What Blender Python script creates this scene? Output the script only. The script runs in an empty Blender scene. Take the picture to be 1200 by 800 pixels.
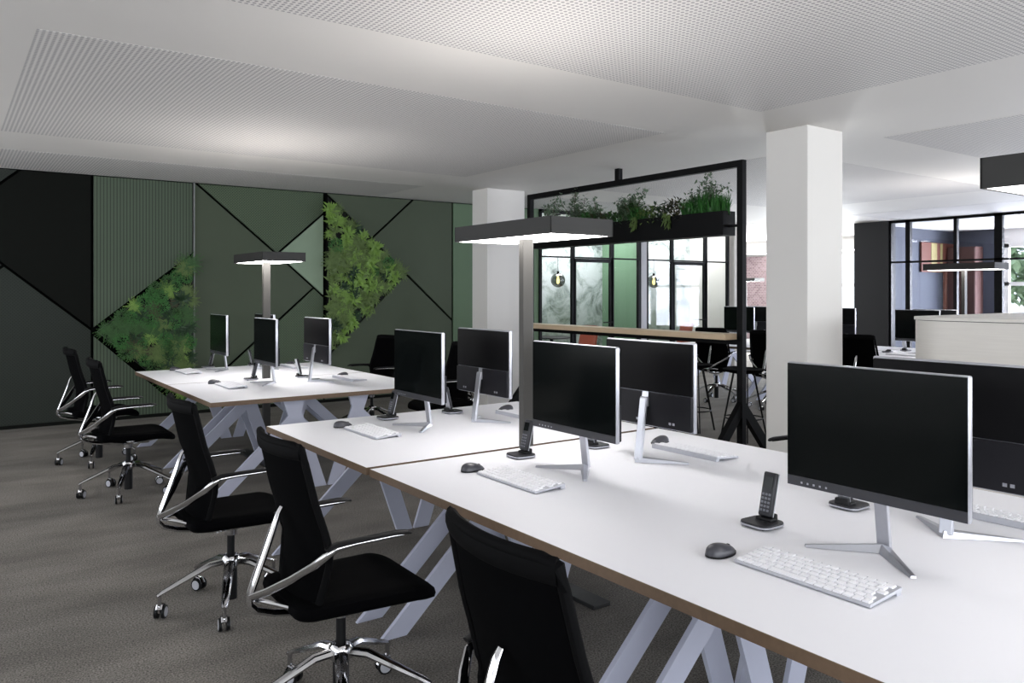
import bpy, bmesh, math, random
from mathutils import Vector, Matrix
random.seed(7)
PI = math.pi
COL = bpy.context.scene.collection

# ------------------------------------------------------------------ helpers
def lin(c):
    return tuple((v/255/12.92) if v/255 <= .04045 else ((v/255+.055)/1.055)**2.4 for v in c)

def mat(name, rgb, rough=.5, metal=0, var=.06, scale=30, bump=0, bscale=None, spec=None, coords='Object'):
    m = bpy.data.materials.new(name); m.use_nodes = True
    nt = m.node_tree; b = nt.nodes['Principled BSDF']
    c = lin(rgb)
    tc = nt.nodes.new('ShaderNodeTexCoord'); nz = nt.nodes.new('ShaderNodeTexNoise')
    nz.inputs['Scale'].default_value = scale; nz.inputs['Detail'].default_value = 3
    nt.links.new(tc.outputs[coords], nz.inputs['Vector'])
    mx = nt.nodes.new('ShaderNodeMix'); mx.data_type = 'RGBA'
    mx.inputs[6].default_value = tuple(v*(1-var) for v in c)+(1,)
    mx.inputs[7].default_value = tuple(min(1, v*(1+var)) for v in c)+(1,)
    nt.links.new(nz.outputs['Fac'], mx.inputs[0]); nt.links.new(mx.outputs[2], b.inputs['Base Color'])
    b.inputs['Roughness'].default_value = rough; b.inputs['Metallic'].default_value = metal
    if spec is not None: b.inputs['Specular IOR Level'].default_value = spec
    if bump:
        n2 = nt.nodes.new('ShaderNodeTexNoise'); n2.inputs['Scale'].default_value = bscale or scale*4
        nt.links.new(tc.outputs[coords], n2.inputs['Vector'])
        bp = nt.nodes.new('ShaderNodeBump'); bp.inputs['Strength'].default_value = bump; bp.inputs['Distance'].default_value = .01
        nt.links.new(n2.outputs['Fac'], bp.inputs['Height']); nt.links.new(bp.outputs['Normal'], b.inputs['Normal'])
    return m

def emit(name, rgb, strength):
    m = bpy.data.materials.new(name); m.use_nodes = True
    nt = m.node_tree; b = nt.nodes['Principled BSDF']
    b.inputs['Base Color'].default_value = lin(rgb)+(1,)
    b.inputs['Emission Color'].default_value = lin(rgb)+(1,)
    b.inputs['Emission Strength'].default_value = strength
    return m

def dotted(name, base, dot, pitch, rad, axes=('X', 'Y'), rough=.8, stagger=False):
    """perforated sheet: round holes on a regular grid"""
    m = bpy.data.materials.new(name); m.use_nodes = True
    nt = m.node_tree; b = nt.nodes['Principled BSDF']; N = nt.nodes; L = nt.links
    tc = N.new('ShaderNodeTexCoord'); sp = N.new('ShaderNodeSeparateXYZ'); L.new(tc.outputs['Object'], sp.inputs[0])
    def M(op, a, b_=None, c=None):
        n = N.new('ShaderNodeMath'); n.operation = op
        for i, v in enumerate((a, b_, c)):
            if v is None: continue
            if isinstance(v, (int, float)): n.inputs[i].default_value = v
            else: L.new(v, n.inputs[i])
        return n.outputs[0]
    u = sp.outputs[axes[0]]; v = sp.outputs[axes[1]]
    if stagger:
        u2 = M('ADD', u, v); v2 = M('SUBTRACT', u, v); u, v = u2, v2
    a = M('SUBTRACT', M('FLOORED_MODULO', u, pitch), pitch/2); c = M('SUBTRACT', M('FLOORED_MODULO', v, pitch), pitch/2)
    d = M('SQRT', M('ADD', M('MULTIPLY', a, a), M('MULTIPLY', c, c)))
    f = M('LESS_THAN', d, rad)
    mx = N.new('ShaderNodeMix'); mx.data_type = 'RGBA'
    mx.inputs[6].default_value = lin(base)+(1,); mx.inputs[7].default_value = lin(dot)+(1,)
    L.new(f, mx.inputs[0]); L.new(mx.outputs[2], b.inputs['Base Color']); b.inputs['Roughness'].default_value = rough
    return m

def glass(name, tint=(1, 1, 1), refl=.1):
    m = bpy.data.materials.new(name); m.use_nodes = True
    nt = m.node_tree; N = nt.nodes; L = nt.links
    for n in list(N): N.remove(n)
    o = N.new('ShaderNodeOutputMaterial'); t = N.new('ShaderNodeBsdfTransparent'); g = N.new('ShaderNodeBsdfGlossy')
    t.inputs[0].default_value = tint+(1,); g.inputs['Roughness'].default_value = .02
    fr = N.new('ShaderNodeLayerWeight'); fr.inputs[0].default_value = .5
    pw = N.new('ShaderNodeMath'); pw.operation = 'POWER'; pw.inputs[1].default_value = 5; L.new(fr.outputs['Facing'], pw.inputs[0])
    mu = N.new('ShaderNodeMath'); mu.operation = 'MULTIPLY_ADD'; mu.inputs[1].default_value = .9; mu.inputs[2].default_value = refl*.3
    mx = N.new('ShaderNodeMixShader'); L.new(pw.outputs[0], mu.inputs[0]); L.new(mu.outputs[0], mx.inputs[0])
    L.new(t.outputs[0], mx.inputs[1]); L.new(g.outputs[0], mx.inputs[2]); L.new(mx.outputs[0], o.inputs[0])
    return m

class MB:
    def __init__(s): s.bm = bmesh.new()
    def _merge(s, tmp, M=None):
        if M is not None: bmesh.ops.transform(tmp, matrix=M, verts=tmp.verts)
        me = bpy.data.meshes.new('tmp'); tmp.to_mesh(me); tmp.free(); s.bm.from_mesh(me); bpy.data.meshes.remove(me); return s
    def box(s, x0, x1, y0, y1, z0, z1, bev=0, seg=2, M=None):
        t = bmesh.new(); bmesh.ops.create_cube(t, size=1)
        bmesh.ops.transform(t, matrix=Matrix.Translation(((x0+x1)/2, (y0+y1)/2, (z0+z1)/2)) @ Matrix.Diagonal((abs(x1-x0), abs(y1-y0), abs(z1-z0), 1)), verts=t.verts)
        if bev: bmesh.ops.bevel(t, geom=t.edges[:], offset=bev, segments=seg, affect='EDGES', profile=.5)
        return s._merge(t, M)
    def cyl(s, p0, p1, r0, r1=None, n=16, M=None):
        if r1 is None: r1 = r0
        p0, p1 = Vector(p0), Vector(p1); d = p1-p0
        t = bmesh.new(); bmesh.ops.create_cone(t, cap_ends=True, segments=n, radius1=r0, radius2=r1, depth=d.length)
        R = d.to_track_quat('Z', 'Y').to_matrix().to_4x4()
        bmesh.ops.transform(t, matrix=Matrix.Translation((p0+p1)/2) @ R, verts=t.verts)
        return s._merge(t, M)
    def tube(s, pts, r, n=10, flat=None, M=None, up=(0, 1, 0)):
        """swept section; r a number or list; flat=(a,b) makes an elliptical section a along 'up'-side axis"""
        t = bmesh.new(); P = [Vector(p) for p in pts]; rings = []
        for i, p in enumerate(P):
            a = P[max(0, i-1)]; b = P[min(len(P)-1, i+1)]; T = (b-a).normalized()
            u = Vector(up); sdir = (u - T*u.dot(T))
            if sdir.length < 1e-4: sdir = T.orthogonal()
            sdir.normalize(); w = T.cross(sdir)
            rr = r[i] if isinstance(r, (list, tuple)) else r
            fa, fb = flat if flat else (1, 1)
            rings.append([t.verts.new(p + sdir*math.cos(2*PI*k/n)*rr*fa + w*math.sin(2*PI*k/n)*rr*fb) for k in range(n)])
        for A, B in zip(rings, rings[1:]):
            for k in range(n): t.faces.new((A[k], A[(k+1) % n], B[(k+1) % n], B[k]))
        t.faces.new(rings[0][::-1]); t.faces.new(rings[-1])
        bmesh.ops.recalc_face_normals(t, faces=t.faces)
        return s._merge(t, M)
    def prism(s, pts, d0, d1, plane='xz', bev=0, M=None):
        """polygon in plane, extruded along the remaining axis"""
        t = bmesh.new()
        def P(a, b, d): return {'xz': (a, d, b), 'xy': (a, b, d), 'yz': (d, a, b)}[plane]
        A = [t.verts.new(P(a, b, d0)) for a, b in pts]; B = [t.verts.new(P(a, b, d1)) for a, b in pts]
        t.faces.new(A); t.faces.new(B[::-1]); n = len(pts)
        for k in range(n): t.faces.new((A[k], B[k], B[(k+1) % n], A[(k+1) % n]))
        bmesh.ops.recalc_face_normals(t, faces=t.faces)
        if bev: bmesh.ops.bevel(t, geom=t.edges[:], offset=bev, segments=2, affect='EDGES', profile=.5)
        return s._merge(t, M)
    def lathe(s, prof, c=(0, 0, 0), n=20, M=None):
        t = bmesh.new(); rings = []
        for r, z in prof: rings.append([t.verts.new((c[0]+r*math.cos(2*PI*k/n), c[1]+r*math.sin(2*PI*k/n), c[2]+z)) for k in range(n)])
        for A, B in zip(rings, rings[1:]):
            for k in range(n): t.faces.new((A[k], A[(k+1) % n], B[(k+1) % n], B[k]))
        if prof[0][0] > 1e-5: t.faces.new(rings[0][::-1])
        if prof[-1][0] > 1e-5: t.faces.new(rings[-1])
        bmesh.ops.remove_doubles(t, verts=t.verts, dist=1e-5)
        bmesh.ops.recalc_face_normals(t, faces=t.faces)
        return s._merge(t, M)
    def grid(s, f, nu, nv, th=0, M=None):
        """surface f(u,v) (0..1); th = thickness vector function or number along normal"""
        t = bmesh.new(); V = [[t.verts.new(f(i/nu, j/nv)) for j in range(nv+1)] for i in range(nu+1)]
        for i in range(nu):
            for j in range(nv): t.faces.new((V[i][j], V[i+1][j], V[i+1][j+1], V[i][j+1]))
        if th:
            bmesh.ops.recalc_face_normals(t, faces=t.faces)
            bmesh.ops.solidify(t, geom=t.faces[:], thickness=th)
        return s._merge(t, M)
    def obj(s, name, m, parent=None, smooth=False):
        me = bpy.data.meshes.new(name); s.bm.to_mesh(me); s.bm.free()
        if smooth:
            for p in me.polygons: p.use_smooth = True
            me.set_sharp_from_angle(angle=math.radians(38))
        me.materials.append(m)
        o = bpy.data.objects.new(name, me); COL.objects.link(o)
        if parent: o.parent = parent
        return o

def thing(name, label, cat, loc=(0, 0, 0), rz=0, group=None):
    o = bpy.data.objects.new(name, None); COL.objects.link(o); o.location = loc; o.rotation_euler = (0, 0, rz)
    o.empty_display_size = .1
    o['label'] = label; o['category'] = cat
    if group: o['group'] = group
    return o
def tag(o, label, cat, group=None):
    o['label'] = label; o['category'] = cat
    if group: o['group'] = group
    return o
def struct(o): o['kind'] = 'structure'; return o
def dup(src, loc, rz=0, label=None, group=None, sy=1):
    r = src.copy(); COL.objects.link(r); r.location = loc; r.rotation_euler = (0, 0, rz); r.scale = (1, sy, 1)
    if label: r['label'] = label
    if group: r['group'] = group
    elif 'group' in r and group == '': del r['group']
    for c in list(src.children):
        d = c.copy(); COL.objects.link(d); d.parent = r
        for g in list(c.children):
            e = g.copy(); COL.objects.link(e); e.parent = d
    return r

# ------------------------------------------------------------------ materials
M_lam = mat('white_laminate', (233, 233, 238), .42, var=.01, scale=3)
M_ply = mat('plywood_edge', (104, 84, 66), .6, var=.2, scale=60)
M_leg = mat('white_steel', (178, 181, 198), .45, var=.02)
M_chrome = mat('polished_chrome', (205, 205, 208), .12, 1, var=.03)
M_silver = mat('brushed_silver', (178, 179, 186), .32, .75, var=.05, scale=80)
M_screen = mat('glossy_black_screen', (9, 12, 12), .12, var=.1, scale=4, spec=.2)
M_backtop = mat('black_monitor_shell', (11, 11, 13), .55, var=.1, scale=10, spec=.1)
M_backlow = mat('dark_grey_monitor_shell', (27, 27, 31), .5, var=.1, scale=10, spec=.15)
M_chin = mat('grey_chin', (44, 44, 49), .35, var=.05)
M_fabric = mat('black_fabric', (3, 3, 4), .9, var=.25, scale=300, bump=.2, bscale=900, spec=.04)
M_cback = mat('matt_black_chair_frame', (4, 4, 5), .75, var=.1, spec=.08)
M_blkplast = mat('black_plastic', (11, 11, 13), .5, var=.1, spec=.25)
M_key = mat('white_keys', (232, 232, 236), .6, var=.02)
M_kbase = mat('silver_keyboard', (176, 177, 184), .45, .2, var=.03)
M_mouse = mat('dark_grey_plastic', (58, 58, 64), .35, var=.12, scale=20)
M_phone = mat('charcoal_plastic', (36, 36, 40), .4, var=.1, spec=.3)
M_dgrey = mat('dark_powder_coat', (27, 26, 24), .6, var=.06, scale=12)
M_pole = mat('grey_pole_paint', (46, 44, 40), .5, var=.05)
M_lbase = mat('black_powder_coat', (16, 16, 17), .5, var=.1)
M_blkmetal = mat('black_metal', (6, 6, 8), .5, var=.1, spec=.15)
M_white = mat('white_paint', (220, 217, 213), .75, var=.015, scale=2, bump=.03)
M_oak = mat('pale_oak', (206, 182, 152), .5, var=.12, scale=8)
M_perf = dotted('perforated_ceiling', (220, 217, 214), (158, 156, 157), .03, .0095)
M_diff = emit('lamp_diffuser', (255, 252, 250), 16)
M_uplight_far = emit('lamp_uplight_strong', (255, 250, 244), 10)
M_diff_dim = emit('lamp_diffuser_dimmed', (255, 252, 250), 4.5)
M_diff_mid = emit('lamp_diffuser_medium', (255, 252, 250), 10)
M_uplight = emit('lamp_uplight', (255, 250, 246), 10)
M_glass = glass('clear_glass', (.97, .98, .98), .04)
M_glassd = glass('tinted_glass', (.80, .81, .86), .08)

def carpet():
    m = bpy.data.materials.new('grey_carpet'); m.use_nodes = True
    nt = m.node_tree; b = nt.nodes['Principled BSDF']; N = nt.nodes; L = nt.links
    tc = N.new('ShaderNodeTexCoord')
    n1 = N.new('ShaderNodeTexNoise'); n1.inputs['Scale'].default_value = 130; n1.inputs['Detail'].default_value = 4
    n2 = N.new('ShaderNodeTexNoise'); n2.inputs['Scale'].default_value = 1.6; n2.inputs['Detail'].default_value = 6
    mp = N.new('ShaderNodeMapping'); mp.inputs['Scale'].default_value = (1, 2.4, 1); mp.inputs['Rotation'].default_value = (0, 0, .5)
    L.new(tc.outputs['Object'], n1.inputs[0]); L.new(tc.outputs['Object'], mp.inputs[0]); L.new(mp.outputs[0], n2.inputs[0])
    r1 = N.new('ShaderNodeValToRGB'); r1.color_ramp.elements[0].position = .3; r1.color_ramp.elements[1].position = .72
    r1.color_ramp.elements[0].color = lin((74, 71, 67))+(1,); r1.color_ramp.elements[1].color = lin((158, 153, 146))+(1,)
    L.new(n1.outputs['Fac'], r1.inputs[0])
    r2 = N.new('ShaderNodeValToRGB'); r2.color_ramp.elements[0].position = .35; r2.color_ramp.elements[1].position = .65
    r2.color_ramp.elements[0].color = (.72, .72, .72, 1); r2.color_ramp.elements[1].color = (1, 1, 1, 1)
    L.new(n2.outputs['Fac'], r2.inputs[0])
    mx = N.new('ShaderNodeMix'); mx.data_type = 'RGBA'; mx.blend_type = 'MULTIPLY'; mx.inputs[0].default_value = 1
    L.new(r1.outputs[0], mx.inputs[6]); L.new(r2.outputs[0], mx.inputs[7]); L.new(mx.outputs[2], b.inputs['Base Color'])
    b.inputs['Roughness'].default_value = .95; b.inputs['Specular IOR Level'].default_value = .1
    bp = N.new('ShaderNodeBump'); bp.inputs['Strength'].default_value = .5; bp.inputs['Distance'].default_value = .004
    L.new(n1.outputs['Fac'], bp.inputs['Height']); L.new(bp.outputs[0], b.inputs['Normal'])
    return m
M_carpet = carpet()

def ribbed(name, base, groove, pitch):
    m = mat(name, base, .7, var=.05, scale=6)
    nt = m.node_tree; b = nt.nodes['Principled BSDF']; N = nt.nodes; L = nt.links
    tc = N.new('ShaderNodeTexCoord'); sp = N.new('ShaderNodeSeparateXYZ'); L.new(tc.outputs['Object'], sp.inputs[0])
    a = N.new('ShaderNodeMath'); a.operation = 'FLOORED_MODULO'; L.new(sp.outputs['X'], a.inputs[0]); a.inputs[1].default_value = pitch
    c = N.new('ShaderNodeMath'); c.operation = 'LESS_THAN'; L.new(a.outputs[0], c.inputs[0]); c.inputs[1].default_value = pitch*.32
    mx = N.new('ShaderNodeMix'); mx.data_type = 'RGBA'; mx.inputs[6].default_value = lin(base)+(1,); mx.inputs[7].default_value = lin(groove)+(1,)
    L.new(c.outputs[0], mx.inputs[0]); L.new(mx.outputs[2], b.inputs['Base Color'])
    return m
M_rib = ribbed('ribbed_green', (70, 84, 66), (44, 54, 42), .036)
M_g_dark = mat('deep_green_panel', (14, 16, 13), .9, var=.06, scale=4, spec=.15)
M_g_ddot = dotted('deep_green_perforated', (30, 37, 30), (10, 13, 10), .035, .008, ('X', 'Z'), stagger=True)
M_g_mid = mat('green_panel', (66, 76, 59), .75, var=.05, scale=4)
M_g_dot = dotted('green_perforated', (76, 90, 69), (34, 46, 36), .035, .008, ('X', 'Z'), stagger=True)
M_g_light = mat('pale_green_panel', (128, 146, 124), .75, var=.05, scale=4)
M_g_side = mat('sage_green_panel', (92, 114, 88), .75, var=.05, scale=4)
M_g_deep = mat('moss_green_panel', (68, 78, 60), .75, var=.05, scale=4)
M_g_booth = mat('booth_green', (100, 130, 104), .75, var=.03, scale=4)

# ------------------------------------------------------------------ room
ZC = 2.93; YG = 10.55
fl = MB().box(-4, 26, -4, 18, -.12, 0).obj('floor', M_carpet); struct(fl)
ce = MB().box(-4, 19.2, -4, 18, ZC, ZC+.25).obj('ceiling', M_white); struct(ce)
for (x0, x1) in ((.4, 5.12), (6.87, 11.6), (13.3, 18.0)):
    for (y0, y1) in ((-3.6, -.4), (.6, 3.86), (4.87, 8.13), (9.14, 10.5)):
        MB().box(x0, x1, y0, y1, ZC-.0015, ZC+.01).obj('perforated_panel', M_perf, ce)

# green wall: black backing with polygonal panels set apart by black joints
wb = MB().box(-4, 8.1, YG+.02, YG+.2, 0, ZC).obj('wall_back', mat('matt_black_backing', (5, 6, 5), .95, spec=.05)); struct(wb)
def inset(poly, d):
    A = sum(poly[i][0]*poly[(i+1) % len(poly)][1]-poly[(i+1) % len(poly)][0]*poly[i][1] for i in range(len(poly)))
    P = poly if A > 0 else poly[::-1]; n = len(P); L = []
    for i in range(n):
        a, b = Vector(P[i]), Vector(P[(i+1) % n]); t = (b-a).normalized(); nn = Vector((-t.y, t.x)); L.append((a+nn*d, t))
    out = []
    for i in range(n):
        (p, t), (q, s) = L[i-1], L[i]; cr = t.x*s.y-t.y*s.x
        if abs(cr) < 1e-6: out.append(tuple(q)); continue
        k = ((q-p).x*s.y-(q-p).y*s.x)/cr; out.append(tuple(p+t*k))
    return out
XP = 3.65
panels = [
 ([(.007, 2.30), (.71, 2.93), (1.43, 2.93), (1.43, 1.09)], M_g_dark),
 ([(.007, 2.30), (.71, 2.93), (-.735, 2.93)], M_g_ddot),
 ([(-4, 2.93), (-.735, 2.93), (.55, 1.84), (-1.57, 0), (-4, 0)], M_g_ddot),
 ([(.55, 1.84), (1.43, 1.09), (1.43, 0), (-1.57, 0)], M_g_ddot),
 ([(1.43, 2.93), (2.58, 2.93), (2.58, 2.03), (1.43, 1.09)], M_rib),
 ([(1.43, 1.05), (1.43, 0), (2.52, 0)], M_rib),
 ([(2.58, 2.93), (2.6, 2.93), (XP, 2.05), (4.17, 1.6), (3.04, .6), (2.58, .19)], M_g_mid),
 ([(2.6, 2.93), (4.32, 2.93), (4.32, 2.64), (XP, 2.05)], M_g_dot),
 ([(XP, 2.05), (4.32, 2.64), (4.32, 1.47)], M_g_light),
 ([(4.17, 1.6), (4.32, 1.47), (4.32, 0), (2.58, 0), (2.58, .19)], M_g_dot),
 ([(4.33, 2.93), (5.73, 2.93), (5.04, 2.31)], M_g_deep),
 ([(5.73, 2.93), (6.41, 2.93), (6.41, 1.1), (5.04, 2.31)], M_g_deep),
 ([(5.6, 1.81), (6.41, 1.1), (6.41, 0), (4.32, 0), (4.32, .6)], M_g_deep),
 ([(6.41, 2.93), (8.1, 2.93), (8.1, 0), (6.41, 0)], M_g_side)]
for poly, m in panels:
    MB().prism(inset(poly, .015), YG-.01, YG+.03, 'xz').obj('wall_panel', m, wb)
MB().box(2.575, 2.59, YG-.03, YG+.02, 0, ZC).obj('metal_trim', mat('dull_steel_trim', (120, 122, 120), .6, .3), wb)
MB().box(-4, 8.1, YG-.035, YG-.0, 0, .04).obj('skirting', M_g_dark, wb)

# columns
for i, (x0, x1, y0, y1) in enumerate(((5.83, 6.34, 3.93, 4.34), (5.9, 6.52, 8.81, 9.18))):
    c = MB().box(x0, x1, y0, y1, 0, ZC, .006).obj('column', M_white)
    tag(c, ('square white column beside the tall black divider frame', 'square white column near the green wall behind the floor lamp head')[i], 'column', 'square white columns')

# outer walls (mostly behind the camera) with window openings
def wall_open(name, axis, pos, th, a0, a1, openings, z0, z1, m=M_white):
    w = MB(); cur = a0
    def bx(p, q, u, v):
        if q-p < 1e-3 or v-u < 1e-3: return
        if axis == 'x': w.box(pos, pos+th, p, q, u, v)
        else: w.box(p, q, pos, pos+th, u, v)
    for (p, q) in openings:
        bx(cur, p, 0, ZC); bx(p, q, 0, z0); bx(p, q, z1, ZC); cur = q
    bx(cur, a1, 0, ZC)
    return struct(w.obj(name, m))
wall_open('wall_left', 'x', -4.2, .2, -4, 10.7, [(-3, -.2), (.4, 3.2), (3.8, 6.6), (7.2, 10)], .8, 2.6)  # last opening is added to bring light to the far ceiling
wall_open('wall_front', 'y', -4.2, .2, -4.2, 26, [(-3, 1), (1.6, 5.6), (6.2, 10.2), (10.8, 14.8)], .5, 2.7)
wn = 0
for axis, ops, pos, z0, z1 in (('x', [(-3, -.2), (.4, 3.2), (3.8, 6.6), (7.2, 10)], -4.1, .8, 2.6), ('y', [(-3, 1), (1.6, 5.6), (6.2, 10.2), (10.8, 14.8)], -4.1, .5, 2.7)):
    for p, q in ops:
        wn += 1; f = MB()
        def bb(a, b, u, v):
            if axis == 'x': f.box(pos-.03, pos+.03, a, b, u, v)
            else: f.box(a, b, pos-.03, pos+.03, u, v)
        bb(p, q, z0, z0+.06); bb(p, q, z1-.06, z1); bb(p, p+.06, z0, z1); bb(q-.06, q, z0, z1); bb((p+q)/2-.03, (p+q)/2+.03, z0, z1)
        fo = struct(f.obj('window_%d' % wn, M_white))

# far right side: exterior wall with windows and brick pier
def brickmat():
    m = bpy.data.materials.new('pale_brick'); m.use_nodes = True
    nt = m.node_tree; b = nt.nodes['Principled BSDF']; tc = nt.nodes.new('ShaderNodeTexCoord'); br = nt.nodes.new('ShaderNodeTexBrick')
    mp = nt.nodes.new('ShaderNodeMapping'); mp.inputs['Rotation'].default_value = (0, PI/2, PI/2)
    nt.links.new(tc.outputs['Object'], mp.inputs[0]); nt.links.new(mp.outputs[0], br.inputs[0])
    br.inputs['Color1'].default_value = lin((122, 100, 104))+(1,); br.inputs['Color2'].default_value = lin((152, 130, 133))+(1,)
    br.inputs['Mortar'].default_value = lin((176, 166, 166))+(1,); br.inputs['Scale'].default_value = 5
    nt.links.new(br.outputs[0], b.inputs['Base Color']); b.inputs['Roughness'].default_value = .9
    return m
M_brick = brickmat()
wr = wall_open('wall_right', 'x', 19, .2, -4, 18, [(2, 4.6), (5.2, 7.92), (10.6, 12.3), (12.8, 13.9)], .3, 2.6)
wn += 1
for p, q in ((2, 4.6), (5.2, 7.92), (10.6, 12.3), (12.8, 13.9)):
    f = MB(); f.box(19.02, 19.1, p, q, .3, .38).box(19.02, 19.1, p, q, 2.52, 2.6).box(19.02, 19.1, p, p+.09, .3, 2.6).box(19.02, 19.1, q-.09, q, .3, 2.6)
    f.box(19.02, 19.1, p, q, 1.68, 1.76)
    o = struct(f.obj('window_%d' % wn, M_white)); wn += 1
    MB().box(19.05, 19.06, p, q, .3, 2.6).obj('pane', M_glass, o)
pier = MB().box(18.9, 19, 13.9, 15.6, 0, 2.55).obj('wall_brick', M_brick); pier.name = 'trim_1'; struct(pier)
struct(MB().box(18.3, 19, 9.1, 18, 2.6, ZC).obj('trim_2', M_white))

# trees outside the far windows
def leafmat(n, c, v=.35): return mat(n, c, .6, var=v, scale=14)
L1 = leafmat('fern_green', (46, 86, 34)); L2 = leafmat('deep_green', (28, 56, 28)); L3 = leafmat('lime_green', (112, 146, 62))
L4 = leafmat('olive_green', (86, 108, 52)); L5 = leafmat('grey_green', (96, 118, 92)); L6 = leafmat('grass_green', (48, 104, 40))
L7 = leafmat('rust_green', (60, 58, 32)); M_bark = mat('bark', (86, 72, 60), .9, var=.3)

def leaf(bm, base, d, up, ln, w, droop=.3, n=3):
    d = Vector(d).normalized(); s = d.cross(Vector(up))
    if s.length < 1e-3: s = d.orthogonal()
    s.normalize(); nrm = s.cross(d); prev = None; base = Vector(base)
    for i in range(n+1):
        t = i/n; c = base + d*ln*t - nrm*droop*ln*t*t*-1*(-1)
        ww = w*math.sin(PI*min(.98, .12+.86*t))/2
        a = bm.verts.new(c+s*ww); b = bm.verts.new(c-s*ww)
        if prev: bm.faces.new((prev[0], prev[1], b, a))
        prev = (a, b)
def clump_fern(R, nf=16, seed=0, out=.6):
    """rosette of pinnate fronds growing out along +Z"""
    rnd = random.Random(seed); mb = MB()
    for k in range(nf):
        a = 2*PI*k/nf+rnd.uniform(-.2, .2); el = rnd.uniform(.15, .9)
        d = Vector((math.cos(a)*math.cos(el), math.sin(a)*math.cos(el), math.sin(el)*out+.1)); ln = R*rnd.uniform(.75, 1.1)
        p = Vector((0, 0, 0)); steps = 11
        for i in range(steps):
            t = i/steps; p2 = p + (d+Vector((0, 0, -.55*t)))*ln/steps
            s = Vector((-math.sin(a), math.cos(a), 0))
            for sg in (1, -1):
                leaf(mb.bm, p, s*sg+d*.5, (0, 0, 1), R*.26*(1-t*.75), R*.055, .2, 2)
            p = p2
        leaf(mb.bm, p, d, (0, 0, 1), R*.2, R*.07, .2, 2)
    return mb
def clump_broad(R, nl=26, seed=0, w=.3):
    rnd = random.Random(seed); mb = MB()
    for k in range(nl):
        a = rnd.uniform(0, 2*PI); el = rnd.uniform(.05, 1.2); b = Vector((rnd.uniform(-.3, .3)*R, rnd.uniform(-.3, .3)*R, 0))
        leaf(mb.bm, b, (math.cos(a)*math.cos(el), math.sin(a)*math.cos(el), math.sin(el)*.7+.1), (0, 0, 1), R*rnd.uniform(.6, 1), R*w*rnd.uniform(.8, 1.2), .35, 4)
    return mb
def clump_moss(R, nl=240, seed=0):
    rnd = random.Random(seed); mb = MB()
    for k in range(nl):
        a = rnd.uniform(0, 2*PI); el = math.asin(rnd.uniform(0, 1)); q = Vector((math.cos(a)*math.cos(el), math.sin(a)*math.cos(el), math.sin(el)*.55))
        leaf(mb.bm, q*R*rnd.uniform(.5, .95), q+Vector((rnd.uniform(-.6, .6), rnd.uniform(-.6, .6), rnd.uniform(-.3, .5))), (0, 0, 1), R*.2, R*.06, .3, 2)
    return mb

def tree(x, y, h, r, seed, label):
    rnd = random.Random(seed); t = thing('tree', label, 'tree', (x, y, -.1), group='trees outside the far windows')
    MB().tube([(0, 0, 0), (.1, 0, h*.4), (0, .1, h*.8)], [.16, .12, .05], 8).obj('trunk', M_bark, t)
    mb = MB()
    for k in range(1500):
        a = rnd.uniform(0, 2*PI); e = rnd.uniform(-1, 1); q = rnd.uniform(.5, 1)
        p = Vector((math.cos(a)*math.sqrt(1-e*e), math.sin(a)*math.sqrt(1-e*e), e))*r*q
        leaf(mb.bm, p+Vector((0, 0, h*.62)), (rnd.uniform(-1, 1), rnd.uniform(-1, 1), rnd.uniform(-1, .6)), (0, 0, 1), .34, .2, .2, 2)
    mb.obj('crown', leafmat('pale_leaf', (140, 164, 128)), t)
tree(23.2, 8.6, 4.4, 1.7, 1, 'leafy green tree seen outside through the window at the far right')
struct(MB().box(19.2, 45, -6, 30, -.14, -.1).obj('trim_3', mat('lawn', (96, 120, 80), .9, var=.3, scale=3)))

# ------------------------------------------------------------------ booths behind the divider (partition in the green wall's line)
YB = 11.56
M_mural = bpy.data.materials.new('misty_mural'); M_mural.use_nodes = True
def build_mural():
    nt = M_mural.node_tree; b = nt.nodes['Principled BSDF']; N = nt.nodes; L = nt.links
    tc = N.new('ShaderNodeTexCoord'); n1 = N.new('ShaderNodeTexNoise'); n1.inputs['Scale'].default_value = 2.2; n1.inputs['Detail'].default_value = 9; n1.inputs['Roughness'].default_value = .72
    n1.inputs['Distortion'].default_value = .6
    L.new(tc.outputs['Object'], n1.inputs[0])
    r = N.new('ShaderNodeValToRGB'); e = r.color_ramp.elements
    e[0].position = .38; e[0].color = lin((84, 92, 90))+(1,); e[1].position = .56; e[1].color = lin((206, 212, 214))+(1,)
    e2 = e.new(.46); e2.color = lin((158, 168, 166))+(1,)
    L.new(n1.outputs['Fac'], r.inputs[0])
    n2 = N.new('ShaderNodeTexNoise'); n2.inputs['Scale'].default_value = .9; L.new(tc.outputs['Object'], n2.inputs[0])
    sp = N.new('ShaderNodeSeparateXYZ'); L.new(tc.outputs['Object'], sp.inputs[0])
    mr = N.new('ShaderNodeMapRange'); mr.inputs[1].default_value = 1.7; mr.inputs[2].default_value = .9; L.new(sp.outputs['Z'], mr.inputs[0])
    mu = N.new('ShaderNodeMath'); mu.operation = 'MULTIPLY'; L.new(mr.outputs[0], mu.inputs[0]); L.new(n2.outputs['Fac'], mu.inputs[1])
    mx = N.new('ShaderNodeMix'); mx.data_type = 'RGBA'; L.new(mu.outputs[0], mx.inputs[0]); L.new(r.outputs[0], mx.inputs[6]); mx.inputs[7].default_value = lin((112, 132, 108))+(1,)
    L.new(mx.outputs[2], b.inputs['Base Color']); b.inputs['Roughness'].default_value = .8
build_mural()
struct(MB().box(7.9, 13.2, YB, YB+.12, 0, ZC).obj('wall_booth', M_mural)).name = 'wall_far'
struct(MB().box(7.98, 8.1, YG, YB, 0, ZC).obj('wall_side', M_g_booth))
struct(MB().box(10.44, 10.56, YG+.04, YB, 0, ZC).obj('wall_middle', M_g_booth))
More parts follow.
